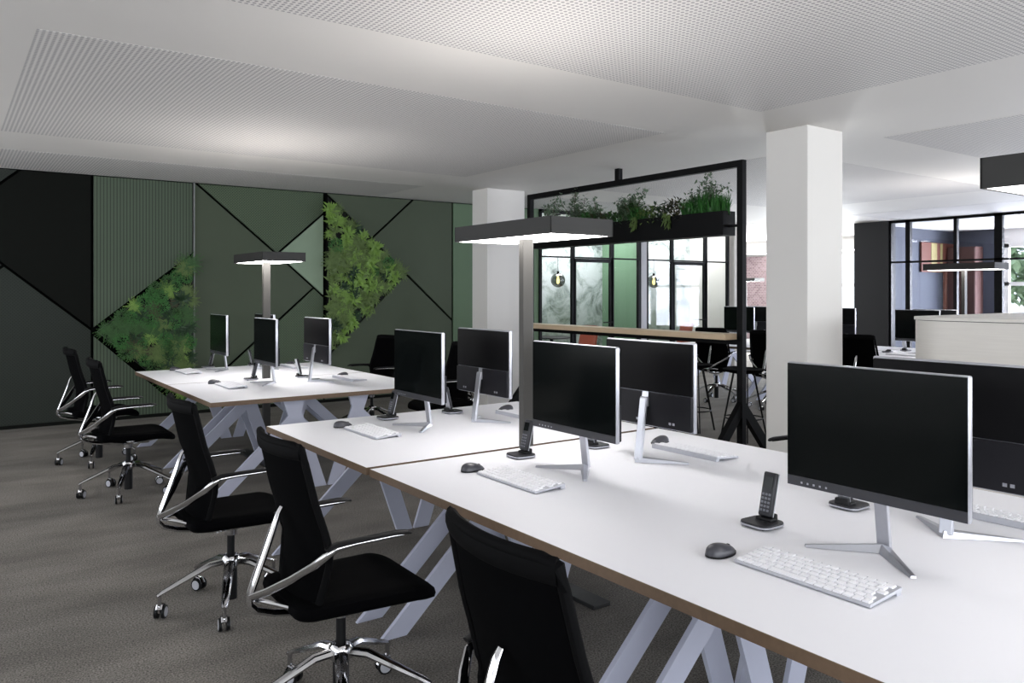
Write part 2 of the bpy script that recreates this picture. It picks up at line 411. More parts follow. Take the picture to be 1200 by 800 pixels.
struct(MB().box(12.94, 13.02, YG+.04, YB, 0, ZC).obj('wall_end', M_white))
struct(MB().box(13.02, 13.3, YG-.1, YB+.12, 0, ZC).obj('wall_pier', M_white))

def glazing(name, x0, x1, doors, posts, doorname):
    g = MB()
    y0, y1 = YG-.03, YG+.03
    for p, w in posts: g.box(p-w/2, p+w/2, y0, y1, 0, ZC)
    g.box(x0, x1, y0, y1, ZC-.06, ZC); g.box(x0, x1, y0, y1, 2.125, 2.15); g.box(x0, x1, y0, y1, 0, .06)
    g = struct(g.obj(name, M_blkmetal))
    d0, d1 = doors
    MB().box(x0, x1, YG-.004, YG+.004, 2.15, ZC-.06).obj('pane', M_glass, g)
    for a, b in ((x0, d0), (d1, x1)):
        MB().box(a, b, YG-.004, YG+.004, .06, 2.125).obj('pane', M_glass, g)
    d = MB().box(d0, d1, y0, y1, 2.06, 2.12).box(d0, d0+.06, y0, y1, .0, 2.1).box(d1-.06, d1, y0, y1, 0, 2.1).box(d0, d1, y0, y1, .005, .1)
    d = struct(d.obj(doorname, M_blkmetal))
    MB().box(d0+.06, d1-.06, YG-.004, YG+.004, .1, 2.06).obj('pane', M_glass, d)
    MB().cyl((d1-.05, YG-.03, 1.0), (d1-.05, YG-.09, 1.0), .012).tube([(d1-.05, YG-.09, 1.0), (d1-.28, YG-.09, 1.0)], .011).obj('door_handle', M_blkmetal, d, True)
glazing('window_20', 8.1, 10.46, (8.84, 9.76), ((8.125, .05), (8.84, .06), (9.75, .07), (10.43, .07)), 'door_1')
glazing('window_21', 10.6, 12.94, (11.3, 12.26), ((10.625, .05), (11.3, .06), (12.25, .07), (12.92, .05)), 'door_2')
struct(MB().box(10.46, 10.6, YG-.035, YG+.035, 0, ZC).obj('trim_4', mat('light_grey_post', (176, 176, 180), .6)))

def pendant(x, y, z, label):
    t = thing('pendant_lamp', label, 'pendant lamp', (x, y, z), group='smoked globe pendants in the booths')
    gm = glass('smoked_glass', (.30, .31, .29), .5)
    MB().lathe([(.001, -.13)]+[(.13*math.sin(PI*k/14), -.13*math.cos(PI*k/14)) for k in range(1, 14)]+[(.02, .128)], n=28).obj('globe', gm, t, True)
    MB().cyl((0, 0, .10), (0, 0, .16), .022).cyl((0, 0, .16), (0, 0, ZC-z), .004, n=6).cyl((0, 0, ZC-z-.02), (0, 0, ZC-z), .05).obj('cord', M_blkmetal, t)
    MB().lathe([(.001, -.07), (.022, -.05), (.03, -.01), (.016, .05), (.014, .1)], n=14).obj('bulb', emit('filament_bulb', (255, 232, 150), 5), t, True)
pendant(8.92, 11.05, 1.75, 'round smoked glass pendant lamp with glowing bulb in the left booth')
pendant(11.33, 11.05, 1.745, 'round smoked glass pendant lamp with glowing bulb in the right booth')

M_rust = mat('rust_upholstery', (148, 70, 50), .8, var=.1)
def booth_chair(x, y, rz, label):
    t = thing('lounge_chair', label, 'chair', (x, y, 0), rz)
    MB().box(-.24, .24, -.24, .24, .40, .47, .03, 3).obj('seat', M_rust, t, True)
    def bk(u, v): return Vector((-.24-.10*v+.10*(2*u-1)**2, (2*u-1)*(.25-.02*v), .45+v*.47))
    MB().grid(bk, 10, 8, .035).obj('backrest', M_rust, t, True)
    for sx in (1, -1):
        for sy in (1, -1): MB().cyl((sx*.18, sy*.18, .41), (sx*.22, sy*.22, 0), .013, .009).obj('leg', M_blkmetal, t)
booth_chair(9.42, 11.02, PI, 'rust coloured upholstered chair behind the glass of the left booth')
booth_chair(11.95, 11.02, PI*.9, 'rust coloured upholstered chair behind the glass of the right booth')
t = thing('bistro_table', 'small round black-rimmed table in the left glazed booth', 'table', (8.75, 11.02, 0))
MB().lathe([(.32, .72), (.34, .73), (.34, .74), (.32, .75)], n=32).obj('table_top', M_lbase, t, True)
MB().cyl((0, 0, .02), (0, 0, .72), .03).obj('pedestal', M_blkmetal, t)
MB().lathe([(.22, 0), (.22, .012), (.04, .03)], n=28).obj('base', M_blkmetal, t)

# meeting room beyond the right
M_slate = mat('slate_blue_paint', (62, 66, 78), .8, var=.03)
M_char = mat('charcoal_panel', (30, 30, 33), .7, var=.04)
M_brown = mat('brown_red_panel', (70, 42, 38), .7, var=.08)
M_orange = mat('burnt_orange', (92, 46, 34), .7, var=.2, scale=3)
struct(MB().box(15.02, 15.3, 8.35, 9.06, 0, ZC).obj('wall_dark', M_char)).name = 'wall_corner'
struct(MB().box(15.3, 19, 9.0, 9.1, 0, ZC).obj('wall_meeting', M_slate))
struct(MB().box(18.94, 19, 7.95, 9.0, 0, ZC).obj('wall_slate', M_slate))
g = MB()
for p, w in ((8.33, .05), (7.98, .09), (7.1, .06), (6.37, .13), (5.4, .06), (4.6, .09), (3.2, .09), (1.9, .09)): g.box(15.06, 15.14, p-w/2, p+w/2, 0, ZC)
g.box(15.06, 15.14, 1.9, 8.35, ZC-.05, ZC).box(15.06, 15.14, 1.9, 8.35, 2.10, 2.135).box(15.06, 15.14, 1.9, 8.35, 0, .06)
g = struct(g.obj('window_22', M_blkmetal))
MB().box(15.097, 15.103, 1.9, 8.35, .06, ZC-.05).obj('pane', M_glassd, g)
d = thing('picture', 'burnt orange abstract picture on the slate wall of the glazed meeting room', 'picture', (18.2, 8.99, 2.3))
MB().box(-.72, .72, -.04, 0, -.32, .34, .004).obj('canvas', M_orange, d)
MB().box(-.30, -.05, -.045, -.038, -.31, .33).box(.1, .2, -.045, -.038, -.31, .33).obj('painted_band', mat('ochre_band', (128, 118, 76), .7, var=.2), d)
cab = thing('tall_cupboard', 'brown-red tall cupboard against the far wall of the meeting room', 'cupboard', (18.75, 8.62, 0))
MB().box(-.18, .18, -.30, .30, 0, 2.55, .004).obj('carcass', M_brown, cab)
MB().box(-.2, -.18, -.29, -.005, .06, 2.53, .003).obj('door', M_brown, cab); MB().box(-.2, -.18, .005, .29, .06, 2.53, .003).obj('door', M_brown, cab)
pil = MB().box(18.5, 18.9, 8.93, 8.985, 0, 2.0).obj('wall_board', mat('salmon_board', (130, 84, 70), .7)); tag(pil, 'narrow salmon board on the slate wall of the meeting room', 'board')

# ------------------------------------------------------------------ desks
def office_desk(label, loc, w=1.38, group=None, mid=False):
    """origin: centre at floor; long tops lie across x (two people face each other)"""
    t = thing('office_desk', label, 'desk', loc, 0, group)
    hx = .925; hy = w/2-.0015
    MB().box(-hx+.003, hx-.003, -hy+.003, hy-.003, .715, .74, 0).obj('desktop', M_lam, t)
    MB().box(-hx, hx, -hy, -hy+.003, .706, .7395).box(-hx, hx, hy-.003, hy, .706, .7395).box(-hx, -hx+.003, -hy+.003, hy-.003, .706, .7395).box(hx-.003, hx, -hy+.003, hy-.003, .706, .7395).box(-hx+.003, hx-.003, -hy+.003, hy-.003, .706, .715).obj('edge_band', M_ply, t)
    def lam(s):
        P = [(-.93, 0), (-.80, 0), (-.283, .479), (-.115, 0), (-.005, 0), (-.21, .61), (-.185, .70), (-.36, .70), (-.317, .577)]
        return [(p[0]*s, p[1]) for p in P]
    for fy in ((-hy+.10, -.10, .10, hy-.11) if mid else (-hy+.10, hy-.11)):
        for s in (1, -1):
            MB().prism(lam(s), fy-.011, fy+.011, 'xz', .0015).obj('leg', M_leg, t)
        MB().box(-.5, .5, fy-.02, fy+.02, .700, .706).obj('mounting_plate', M_leg, t)
    MB().box(-.36, -.30, -hy+.14, hy-.16, .66, .70).box(.30, .36, -hy+.14, hy-.16, .66, .70).obj('crossbar', M_leg, t)
    return t
CX = 2.49
big = office_desk('long white double desk nearest the camera, running off the right edge of the photo', (CX, 1.8975, 0), 2.795, 'white double desks', True)
desk = office_desk('white double desk behind the tall lamp pole, middle of the row', (CX, 4.015, 0), 1.38, 'white double desks')
desk_specs = [(6.61, 'front white desk of the far pair, beside the gap in the row'),
              (8.0, 'white desk furthest from the camera, next to the green wall')]
for y, lb in desk_specs: dup(desk, (CX, y, 0), 0, lb)

# ------------------------------------------------------------------ monitor (origin: desk surface under the foot's corner, screen faces -X)
def monitor(label, group):
    t = thing('desktop_monitor', label, 'monitor', (0, 0, 0), 0, group)
    z0, z1, W = .165, .57, .2875
    MB().box(-.072, -.050, -W, W, z0, z1, .006, 3).obj('casing', M_silver, t, True)
    MB().box(-.0745, -.0715, -W+.004, W-.004, z0+.034, z1-.004).obj('screen', M_screen, t)
    MB().box(-.0745, -.0715, -W+.004, W-.004, z0+.003, z0+.0335).obj('chin', M_chin, t)
    c = MB()
    for k in range(5): c.box(-.0752, -.0744, W-.06-.022*k, W-.054-.022*k, z0+.012, z0+.018)
    c.obj('button_marks', M_silver, t)
    MB().box(-.052, -.040, -W+.006, W-.006, z0+.165, z1-.006, .005).obj('rear_shell', M_backtop, t, True)
    MB().box(-.052, -.034, -W+.006, W-.006, z0+.006, z0+.162, .006).obj('rear_panel', M_backlow, t, True)
    p = MB()
    for y in (-.2, -.178, -.06, -.04, .15, .172): p.box(-.0345, -.0330, y, y+.013, z0+.025, z0+.036)
    p.obj('port', M_silver, t)
    MB().prism([(-.03, .285), (-.05, .285), (-.05, .33), (-.035, .33)], -.02, .02, 'xz').box(-.045, -.02, -.022, .022, .26, .305, .004).obj('hinge', M_silver, t)
    MB().prism([(.006, .01), (.022, .012), (-.018, .30), (-.032, .30)], -.021, .021, 'xz', .003).obj('stand_neck', M_silver, t)
    for s in (1, -1):
        b = MB(); n = bmesh.new()
        A = [(.035, 0), (-.005, 0)]; T = [(-.125, s*.175), (-.142, s*.166)]
        def V(x, y, z): return n.verts.new((x, y, z))
        q = [V(.034, 0, .001), V(-.02, 0, .001), V(-.150, s*.165, .001), V(-.138, s*.178, .001)]
        u = [V(.026, 0, .024), V(-.004, 0, .026), V(-.146, s*.166, .008), V(-.138, s*.175, .008)]
        n.faces.new(q); n.faces.new(u[::-1])
        for k in range(4): n.faces.new((q[k], u[k], u[(k+1) % 4], q[(k+1) % 4]))
        bmesh.ops.recalc_face_normals(n, faces=n.faces); b._merge(n)
        b.obj('stand_foot', M_silver, t)
    return t

def keyboard(label, group):
    """origin at centre on the desk; user on the -X side"""
    t = thing('keyboard', label, 'keyboard', (0, 0, 0), 0, group)
    MB().prism([(-.075, .002), (-.075, .010), (.078, .022), (.078, .013)], -.213, .213, 'xz', .0015).obj('body', M_kbase, t)
    MB().prism([(.060, .0), (.082, .0), (.082, .022), (.06, .016)], -.209, .209, 'xz', .002).obj('battery_bar', M_kbase, t)
    k = MB(); rows = 6
    for r in range(rows):
        x0 = -.070+r*.0243; x1 = x0+.0195
        if r == 0: segs = [(-.207+.0275*i, .0235) for i in range(4)]+[(-.097, .115)]+[(.022+.0275*i, .0235) for i in range(6)]+[(.187, .02)]
        else:
            off = (.0, .012, .006, .018, .0)[(r-1) % 5]; segs = []; y = -.207; first = True
            while y < .19:
                w = .0235+(off if first else 0); first = False; w = min(w, .207-y); segs.append((y, w)); y += w+.004
        zz0 = .010+(x0+.075)/.153*.012; zz1 = .010+(x1+.075)/.153*.012
        for y, w in segs:
            n = bmesh.new(); y1 = y+w
            b = [n.verts.new(v) for v in ((x0, -y, zz0-.001), (x1, -y, zz1-.001), (x1, -y1, zz1-.001), (x0, -y1, zz0-.001))]
            tt = [n.verts.new(v) for v in ((x0+.001, -y-.001, zz0+.004), (x1-.001, -y-.001, zz1+.004), (x1-.001, -y1+.001, zz1+.004), (x0+.001, -y1+.001, zz0+.004))]
            n.faces.new(tt); n.faces.new(b[::-1])
            for q in range(4): n.faces.new((b[q], b[(q+1) % 4], tt[(q+1) % 4], tt[q]))
            bmesh.ops.recalc_face_normals(n, faces=n.faces); k._merge(n)
    k.obj('keys', M_key, t)
    return t

def mouse(label, group):
    t = thing('computer_mouse', label, 'mouse', (0, 0, 0), 0, group)
    def f(u, v):
        a = 2*PI*u; e = PI/2*v
        x = .058*math.cos(a)*math.cos(e); y = .034*math.sin(a)*math.cos(e)*(1-.12*math.cos(a)); z = .036*math.sin(e)**.8 if e > 0 else 0
        return Vector((x - .006*math.sin(e), y, z*(1-.25*math.cos(a)*math.cos(e))+.001))
    MB().grid(f, 28, 9).obj('body', M_mouse, t, True)
    def rg(u, v):
        a = 2*PI*u; return Vector((.0585*math.cos(a), .0345*math.sin(a)*(1-.12*math.cos(a)), .001+.006*v))
    MB().grid(rg, 28, 1).obj('skirt', M_blkplast, t, True)
    MB().cyl((.030, -.003, .0205), (.030, .003, .0205), .008, n=14).obj('scroll_wheel', M_blkplast, t, True)
    return t

def cradle(label, group):
    t = thing('phone_cradle', label, 'phone base', (0, 0, 0), 0, group)
    def rr(h, r, e=0):
        P = []
        for cx, cy, a0 in ((h-r, h-r, 0), (-h+r, h-r, 90), (-h+r, -h+r, 180), (h-r, -h+r, 270)):
            for k in range(6): a = math.radians(a0+k*18); P.append((1.12*(cx+(r+e)*math.cos(a)), 1.12*(cy+(r+e)*math.sin(a))))
        return P
    MB().prism(rr(.052, .026), .004, .018, 'xy', .002).obj('body', M_phone, t)
    MB().prism(rr(.0535, .0275), .007, .012, 'xy').obj('rim', M_silver, t)
    MB().box(.004, .040, -.032, .032, .016, .028, .004).box(.034, .050, -.028, .028, .0, .040, .005).obj('holder', M_blkplast, t)
    MB().box(-.045, -.03, -.04, -.03, 0, .005).box(-.045, -.03, .03, .04, 0, .005).obj('foot', M_blkplast, t)
    return t
def handset(label, group):
    """stands in the cradle, leaning back, keypad towards -X"""
    t = thing('cordless_phone', label, 'phone', (0, 0, 0), 0, group)
    R = Matrix.Translation((.018, 0, .030)) @ Matrix.Rotation(math.radians(14), 4, 'Y')
    MB().box(-.011, .011, -.0245, .0245, 0, .150, .006, 3, M=R).obj('body', M_phone, t, True)
    MB().box(.0095, .0125, -.0250, .0250, .001, .149, .001, M=R).obj('back_shell', M_silver, t)
    MB().box(-.0122, -.0105, -.018, .018, .095, .135, M=R).obj('display', M_screen, t)
    k = MB()
    for r in range(5):
        for c in (-1, 0, 1): k.box(-.0130, -.0105, c*.013-.0045, c*.013+.0045, .016+r*.0135, .016+r*.0135+.008, .0008, 1, M=R)
    k.obj('keypad', mat('keypad_grey', (92, 92, 100), .4), t)
    return t

mon0 = monitor('x', 'black desktop monitors'); kb0 = keyboard('x', 'keyboards'); ms0 = mouse('x', 'mice'); cr0 = cradle('x', 'phone cradles'); hs0 = handset('x', 'cordless phones')
used = {}
def place(proto, key, *a, **k):
    o = dup(proto, *a, **k)
    return o
DZ = .7405
def station(y, side, where, cx=CX, dm=0, parts='mkoph', tilt=0):
    """side=-1: user on -X side; +1: user on +X side (mirrored by turning 180 degrees, y offsets kept)"""
    rz = 0 if side < 0 else PI
    cc = cx+.015
    X = lambda off: cc + (off-2.505)*(-side) if cx == CX else cc + (off-2.505)*(-side)
    g = 'row' if cx == CX else 'far row'
    if 'm' in parts: dup(mon0, (X(2.342), y, DZ), rz+tilt, 'silver-edged black monitor '+where)
    if 'k' in parts: dup(kb0, (X(1.975), y-.005, DZ), rz, 'slim white keyboard '+where)
    if 'o' in parts: dup(ms0, (X(1.925), y+.275, DZ), rz, 'dark grey mouse '+where)
    if 'p' in parts:
        px = X(2.275); dup(cr0, (px, y+.39, DZ), rz+random.uniform(-.08, .08), 'charcoal phone cradle '+where)
    if 'h' in parts: dup(hs0, (X(2.275), y+.39, DZ), rz, 'upright cordless handset '+where)
left = {1.32: 'at the nearest workstation in the right foreground', 2.715: 'at the second workstation, just right of the tall lamp pole', 4.135: 'at the third workstation, on the chair side left of the pole',
        6.87: 'on the front left place of the far desk pair', 8.31: 'on the back left place by the green wall'}
right = {1.28: 'on the far side of the nearest desk, cut by the edge', 2.69: 'on the far side of the row, before the bar table', 4.11: 'on the far side, just left of the tall lamp pole',
         6.81: 'on the right side of the far desk pair, front place', 8.24: 'furthest back, beside the thin far lamp pole'}
for y, w in left.items(): station(y, -1, w)
for y, w in right.items(): station(y, 1, w)
# ------------------------------------------------------------------ second row, far right
RX = 10.35
for y, lb in ((8.0, 'white double desk of the far row seen through the divider frame'), (6.6, 'white double desk of the far row just right of the white column'), (5.2, 'white double desk of the far row left of the cream cabinet')):
    dup(desk, (RX, y, 0), 0, lb)
for y, nm in ((8.05, 'inside the divider frame'), (6.65, 'beside the big column'), (5.25, 'near the cream cabinet')):
    station(y, -1, 'on the near side of the distant row, '+nm, cx=RX, parts='mkp' if y != 6.65 else 'm')
    station(y, 1, 'on the rear side of the distant row, '+nm, cx=RX, parts='mph')
for p in (mon0, kb0, ms0, cr0, hs0):
    for c in list(p.children): bpy.data.objects.remove(c)
    bpy.data.objects.remove(p)

# ------------------------------------------------------------------ task chair (faces +X)
def chair_back_pt(u, v, off=0):
    """u 0..1 across, v 0..1 bottom to top"""
    z = .47+v*.56
    w = .185+.055*min(1, v/.38) if v < .38 else .24-.025*((v-.38)/.62)
    s = 2*u-1
    xl = -.205+.03*math.sin(min(1, v/.62)*PI*.75)*(1 if v < .9 else 1) - .09*max(0, v-.30)/.70
    x = xl - .0 + .045*s*s
    return Vector((x+off, s*w, z))
def task_chair(label, group, rot=0):
    t = thing('task_chair', label, 'chair', (0, 0, 0), 0, group)
    # seat cushion: stacked rounded outlines, bent down at the front edge
    out = []
    for cx_, cy_, a0, r in ((.215, .145, 0, .09), (-.185, .165, 90, .05), (-.185, -.165, 180, .05), (.215, -.145, 270, .09)):
        for k in range(9): a = math.radians(a0+k*90/8); out.append((cx_+r*math.cos(a), cy_+r*math.sin(a)))
    sb = bmesh.new(); rings = []
    for sc_, z in ((.02, .056), (.3, .056), (.55, .057), (.78, .058), (.92, .054), (.985, .042), (1, .026), (.985, .010), (.93, .0), (.6, -.004), (.02, -.004)):
        ring = []
        for x, y in out:
            X_, Y_ = .02+(x-.02)*sc_, y*sc_
            zz = .428+z-.045*max(0, (X_-.12)/.2)**2-.012*math.sin(max(0, min(1, (X_+.24)/.5))*PI)+.016*(Y_/.24)**2
            ring.append(sb.verts.new((X_, Y_, zz)))
        rings.append(ring)
    n_ = len(out)
    for A, B in zip(rings, rings[1:]):
        for k in range(n_): sb.faces.new((A[k], A[(k+1) % n_], B[(k+1) % n_], B[k]))
    sb.faces.new(rings[0][::-1]); sb.faces.new(rings[-1]); bmesh.ops.recalc_face_normals(sb, faces=sb.faces)
    mb_ = MB(); mb_._merge(sb); mb_.obj('seat', M_fabric, t, True)
    # back: perimeter frame and mesh
    b = MB(); pts = []
    for k in range(13): pts.append(chair_back_pt(.0, k/12))
    fr = [chair_back_pt(0, .02+.96*k/12) for k in range(13)]+[chair_back_pt(k/12, 1) for k in range(1, 12)]+[chair_back_pt(1, .98-.96*k/12) for k in range(13)]+[chair_back_pt(1-k/8, 0) for k in range(1, 8)]
    fr.append(fr[0])
    b.tube(fr, .0115, 10, flat=(1.2, 1.1), up=(0, .3, 1))
    tp = [chair_back_pt(k/14, 1)+Vector((0, 0, -.012-.008)) for k in range(15)]
    b.tube(tp, .019, 10, flat=(1.5, .62), up=(0, 0, 1)); b.obj('back_frame', M_cback, t, True)
    MB().grid(lambda u, v: chair_back_pt(.03+.94*u, .02+.95*v, -.002), 14, 16, .006).obj('backrest', M_fabric, t, True)
    # chrome spine behind the back, from which both arms branch off
    MB().tube([(-.02, 0, .385), (-.14, 0, .394), (-.25, 0, .415), (-.31, 0, .437), (-.332, 0, .462), (-.333, 0, .49), (-.314, 0, .54), (-.284, 0, .62), (-.255, 0, .70), (-.234, 0, .765), (-.222, 0, .785)], [.015, .016, .017, .017, .017, .017, .016, .015, .014, .012, .009], 10, flat=(1.1, .7)).obj('spine', M_chrome, t, True)
    MB().tube([(0, .05, .392), (.10, .12, .412), (.19, .15, .43)], .010, 8).tube([(0, -.05, .392), (.10, -.12, .412), (.19, -.15, .43)], .010, 8).tube([(0, .05, .392), (-.12, .14, .42), (-.20, .17, .44)], .010, 8).tube([(0, -.05, .392), (-.12, -.14, .42), (-.20, -.17, .44)], .010, 8).obj('seat_support', M_chrome, t, True)
    for s in (1, -1):
        y = s*.262
        MB().tube([(-.330, s*.01, .49), (-.295, s*.07, .520), (-.235, s*.155, .575), (-.185, s*.225, .63), (-.155, y*.98, .667), (-.12, y, .685), (-.05, y, .690), (.08, y, .692), (.125, y, .691)], [.012, .013, .014, .014, .012, .008, .006, .006, .004], 10, flat=(.8, 1.15), up=(0, 1, 0)).obj('arm_frame', M_chrome, t, True)
        MB().tube([(-.16, y, .688), (-.12, y, .700), (.10, y, .704), (.135, y, .700), (.15, y, .694)], [.008, .011, .011, .010, .006], 10, flat=(1.8, .75)).obj('armrest', M_blkplast, t, True)
    MB().tube([(-.31, 0, .475), (-.26, .07, .47), (-.20, .13, .455)], .009, 8).tube([(-.31, 0, .475), (-.26, -.07, .47), (-.20, -.13, .455)], .009, 8).obj('seat_link', M_chrome, t, True)
    MB().box(-.10, .14, -.075, .075, .385, .425, .012).box(.02, .22, -.05, -.03, .400, .412, .003).box(.02, .22, .03, .05, .400, .412, .003).cyl((0, 0, .35), (0, 0, .395), .030, n=18).obj('mechanism', M_chrome, t, True)
    MB().cyl((0, 0, .21), (0, 0, .36), .018, n=16).cyl((0, 0, .035), (0, 0, .235), .030, n=18).obj('gas_column', M_blkplast, t, True)
    # five star base
    base = MB(); base.lathe([(.032, .19), (.045, .20), (.045, .235), (.034, .25), (.034, .19)], n=20)
    for k in range(5):
        a = math.radians(33+72*k)+rot; Mr = Matrix.Rotation(a, 4, 'Z')
        base.tube([(.02, 0, .222), (.10, 0, .215), (.20, 0, .172), (.31, 0, .125), (.335, 0, .112)], [.02, .020, .017, .013, .009], 8, flat=(1.25, .75), up=(0, 1, 0), M=Mr)
        base.cyl((.325, 0, .065), (.325, 0, .122), .009, n=10, M=Mr)
    base.obj('star_base', M_chrome, t, True)
    for k in range(5):
        a = math.radians(33+72*k)+rot; sw = a+random.uniform(-1.2, 1.2)
        Mr = Matrix.Translation((.325*math.cos(a), .325*math.sin(a), 0)) @ Matrix.Rotation(sw, 4, 'Z')
        c = MB().box(-.03, .012, -.006, .006, .03, .066, .004, M=Mr).tube([(-.045, 0, .040), (-.03, 0, .064), (-.0, 0, .068), (.012, 0, .05)], .009, 8, M=Mr, flat=(1.6, .5)).obj('caster', M_chrome, t, True)
        w = MB()
        for q in (1, -1): w.cyl((-.016, q*.010, .0305), (-.016, q*.024, .0305), .030, n=18, M=Mr)
        w.obj('wheel', M_blkplast, c, True)
        h = MB()
        for q in (1, -1): h.cyl((-.016, q*.0235, .0305), (-.016, q*.0255, .0305), .023, n=18, M=Mr)
        h.obj('hub_cap', M_kbase, c, True)
    return t
chair = task_chair('black task chair in the foreground with its back to us, cropped by the bottom edge', 'black task chairs')
chair.location = (1.185, 1.375, 0); chair.rotation_euler = (0, 0, math.radians(-3))
specs = [((1.19, 2.745), -1, 'black task chair at the second workstation, its seat in full view'),
         ((1.15, 3.985), 0, 'black task chair seen edge-on beside the third desk'),
         ((1.15, 6.65), 0, 'black task chair second from the left, near the green wall'),
         ((1.15, 8.06), 2, 'black task chair standing furthest left against the green wall'),
         ((3.95, 8.25), 188, 'black task chair behind the far desk pair, left of the two on its right side'),
         ((3.97, 6.70), 178, 'black task chair behind the far desk pair, seen right of the third monitor'),
         ((3.95, 4.0), 184, 'black task chair across the third desk, hidden but for its casters'),
         ((3.95, 2.55), 176, 'black task chair across the row, one armrest showing before the white column'),
         ((8.95, 7.5), 20, 'black task chair of the far row seen under the bar table'),
         ((8.95, 6.55), 14, 'black task chair of the far row just left of the big white column'),
         ((9.0, 5.28), 4, 'black task chair of the far row just right of the big white column')]
for (x, y), r, lb in specs: dup(chair, (x, y, 0), math.radians(r), lb)

# ------------------------------------------------------------------ floor lamps
def floor_lamp(label):
    t = thing('floor_lamp', label, 'floor lamp', (0, 0, 0), 0, 'grey floor lamps')
    x0, x1, y0, y1 = -.195, .195, -.425, .425
    MB().box(x0, x1, y0, y0+.006, 1.813, 1.895).box(x0, x1, y1-.006, y1, 1.813, 1.895).box(x0, x0+.006, y0, y1, 1.813, 1.895).box(x1-.006, x1, y0, y1, 1.813, 1.895).box(x0+.006, x1-.006, y0+.006, y1-.006, 1.845, 1.85).obj('lamp_head', M_dgrey, t)
    MB().box(x0+.007, x1-.007, y0+.007, y1-.007, 1.815, 1.823).obj('diffuser', M_diff, t)
    MB().box(x0+.05, x1-.05, y0+.05, y1-.05, 1.852, 1.86).obj('uplight', M_uplight, t)
    MB().box(-.055, .012, -.02, .02, .03, 1.815, .004).obj('pole', M_pole, t)
    MB().box(-.17, -.06, y0, y1, 0, .022, .003).box(.07, .18, y0, y1, 0, .022, .003).box(-.17, .18, -.07, .07, 0, .03, .003).obj('base', M_lbase, t)
    return t
lamp = floor_lamp('tall grey floor lamp with rectangular head standing between the second and third desks'); lamp.location = (CX-.005, 3.315, 0)
lamp2 = dup(lamp, (CX-.03, 7.33, 0), 0, 'small looking floor lamp over the far desk pair in front of the green wall')
lamp3 = dup(lamp, (CX-.06, .565, 0), 0, 'floor lamp head cut off by the right edge at the top right')
for ch in lamp.children:
    if ch.name.startswith('diffuser'): ch.data = ch.data.copy(); ch.data.materials[0] = M_diff_mid
for ch in lamp2.children:
    if ch.name.startswith('uplight'): ch.data = ch.data.copy(); ch.data.materials[0] = M_uplight_far
for ch in lamp3.children:
    if ch.name.startswith('diffuser'): ch.data = ch.data.copy(); ch.data.materials[0] = M_diff_dim
dup(lamp, (RX-.02, 4.75, 0), 0, 'distant floor lamp in front of the dark glazed meeting room')
dup(lamp, (16.9, 13.2, 0), 0, 'distant floor lamp seen beside the brick pier between divider frame and column')

# ------------------------------------------------------------------ divider frame, planter, bar table, stools
FX, FY0, FY1 = 6.2, 4.86, 8.28
t = thing('divider_frame', 'tall black square-tube frame holding the planter over the bar table', 'divider frame', (FX, FY0, 0))
MB().box(-.03, .03, 0, .065, 0, 2.80).obj('post', M_blkmetal, t); MB().box(-.03, .03, FY1-FY0-.065, FY1-FY0, 0, 2.80).obj('post', M_blkmetal, t)
MB().box(-.03, .03, .065, FY1-FY0-.065, 2.735, 2.80).obj('top_rail', M_blkmetal, t)
MB().box(-.03, .03, 1.70, 1.765, 2.80, ZC).obj('ceiling_rod', M_blkmetal, t)
MB().box(-.012, .012, .06, .2, 2.165, 2.19).obj('bracket', M_blkmetal, t); MB().box(-.012, .012, 3.2, 3.37, 2.165, 2.19).obj('bracket', M_blkmetal, t)
for yy in (.035, FY1-FY0-.035):
    for s in (1, -1):
        MB().prism([(s*.02, .36), (s*.02, .50), (s*.42, .04), (s*.42, 0), (s*.33, 0)], yy-.028, yy+.028, 'xz').obj('foot_brace', M_blkmetal, t)
pl = thing('hanging_planter', 'long black planter trough with green plants inside the divider frame', 'planter', (FX, 5.04, 2.09))
PLn = 3.06
MB().box(-.09, .09, 0, PLn, 0, .02).box(-.09, -.078, 0, PLn, .02, .235).box(.078, .09, 0, PLn, .02, .235).box(-.078, .078, 0, .012, .02, .235).box(-.078, .078, PLn-.012, PLn, .02, .235).obj('trough', M_blkmetal, pl)
MB().box(-.078, .078, .012, PLn-.012, .12, .20).obj('soil', mat('dark_soil', (40, 32, 26), .95, var=.3), pl)
def grass(R, h, n, seed):
    rnd = random.Random(seed); mb = MB()
    for k in range(n):
        a = rnd.uniform(0, 2*PI); q = rnd.uniform(0, R); b = (math.cos(a)*q*.35, math.sin(a)*q, 0)
        d = Vector((rnd.uniform(-.3, .3), rnd.uniform(-.35, .35), 1)); leaf(mb.bm, b, d, (rnd.uniform(-1, 1), rnd.uniform(-1, 1), 0), h*rnd.uniform(.6, 1), .012, .25, 4)
    return mb
def airy(h, seed):
    rnd = random.Random(seed); st = MB(); lf = MB()
    for k in range(7):
        a = rnd.uniform(0, 2*PI); p = Vector((0, rnd.uniform(-.06, .06), 0)); d = Vector((math.cos(a)*.22, math.sin(a)*.38, 1)).normalized(); pts = [p.copy()]
        hh = h*rnd.uniform(.55, 1)
        for i in range(8):
            d = (d+Vector((rnd.uniform(-.2, .2), rnd.uniform(-.25, .25), rnd.uniform(-.1, .12)))).normalized(); p = p+d*hh/8; pts.append(p.copy())
            if i > 1:
                for j in range(13):
                    dd = Vector((rnd.uniform(-1, 1), rnd.uniform(-1, 1), rnd.uniform(-.3, .8))); q = p+Vector((rnd.uniform(-.03, .03), rnd.uniform(-.05, .05), rnd.uniform(-.04, .04)))
                    leaf(lf.bm, q, dd, (0, 0, 1), .046, .022, .2, 2)
        st.tube(pts, .003, 5)
    return st, lf
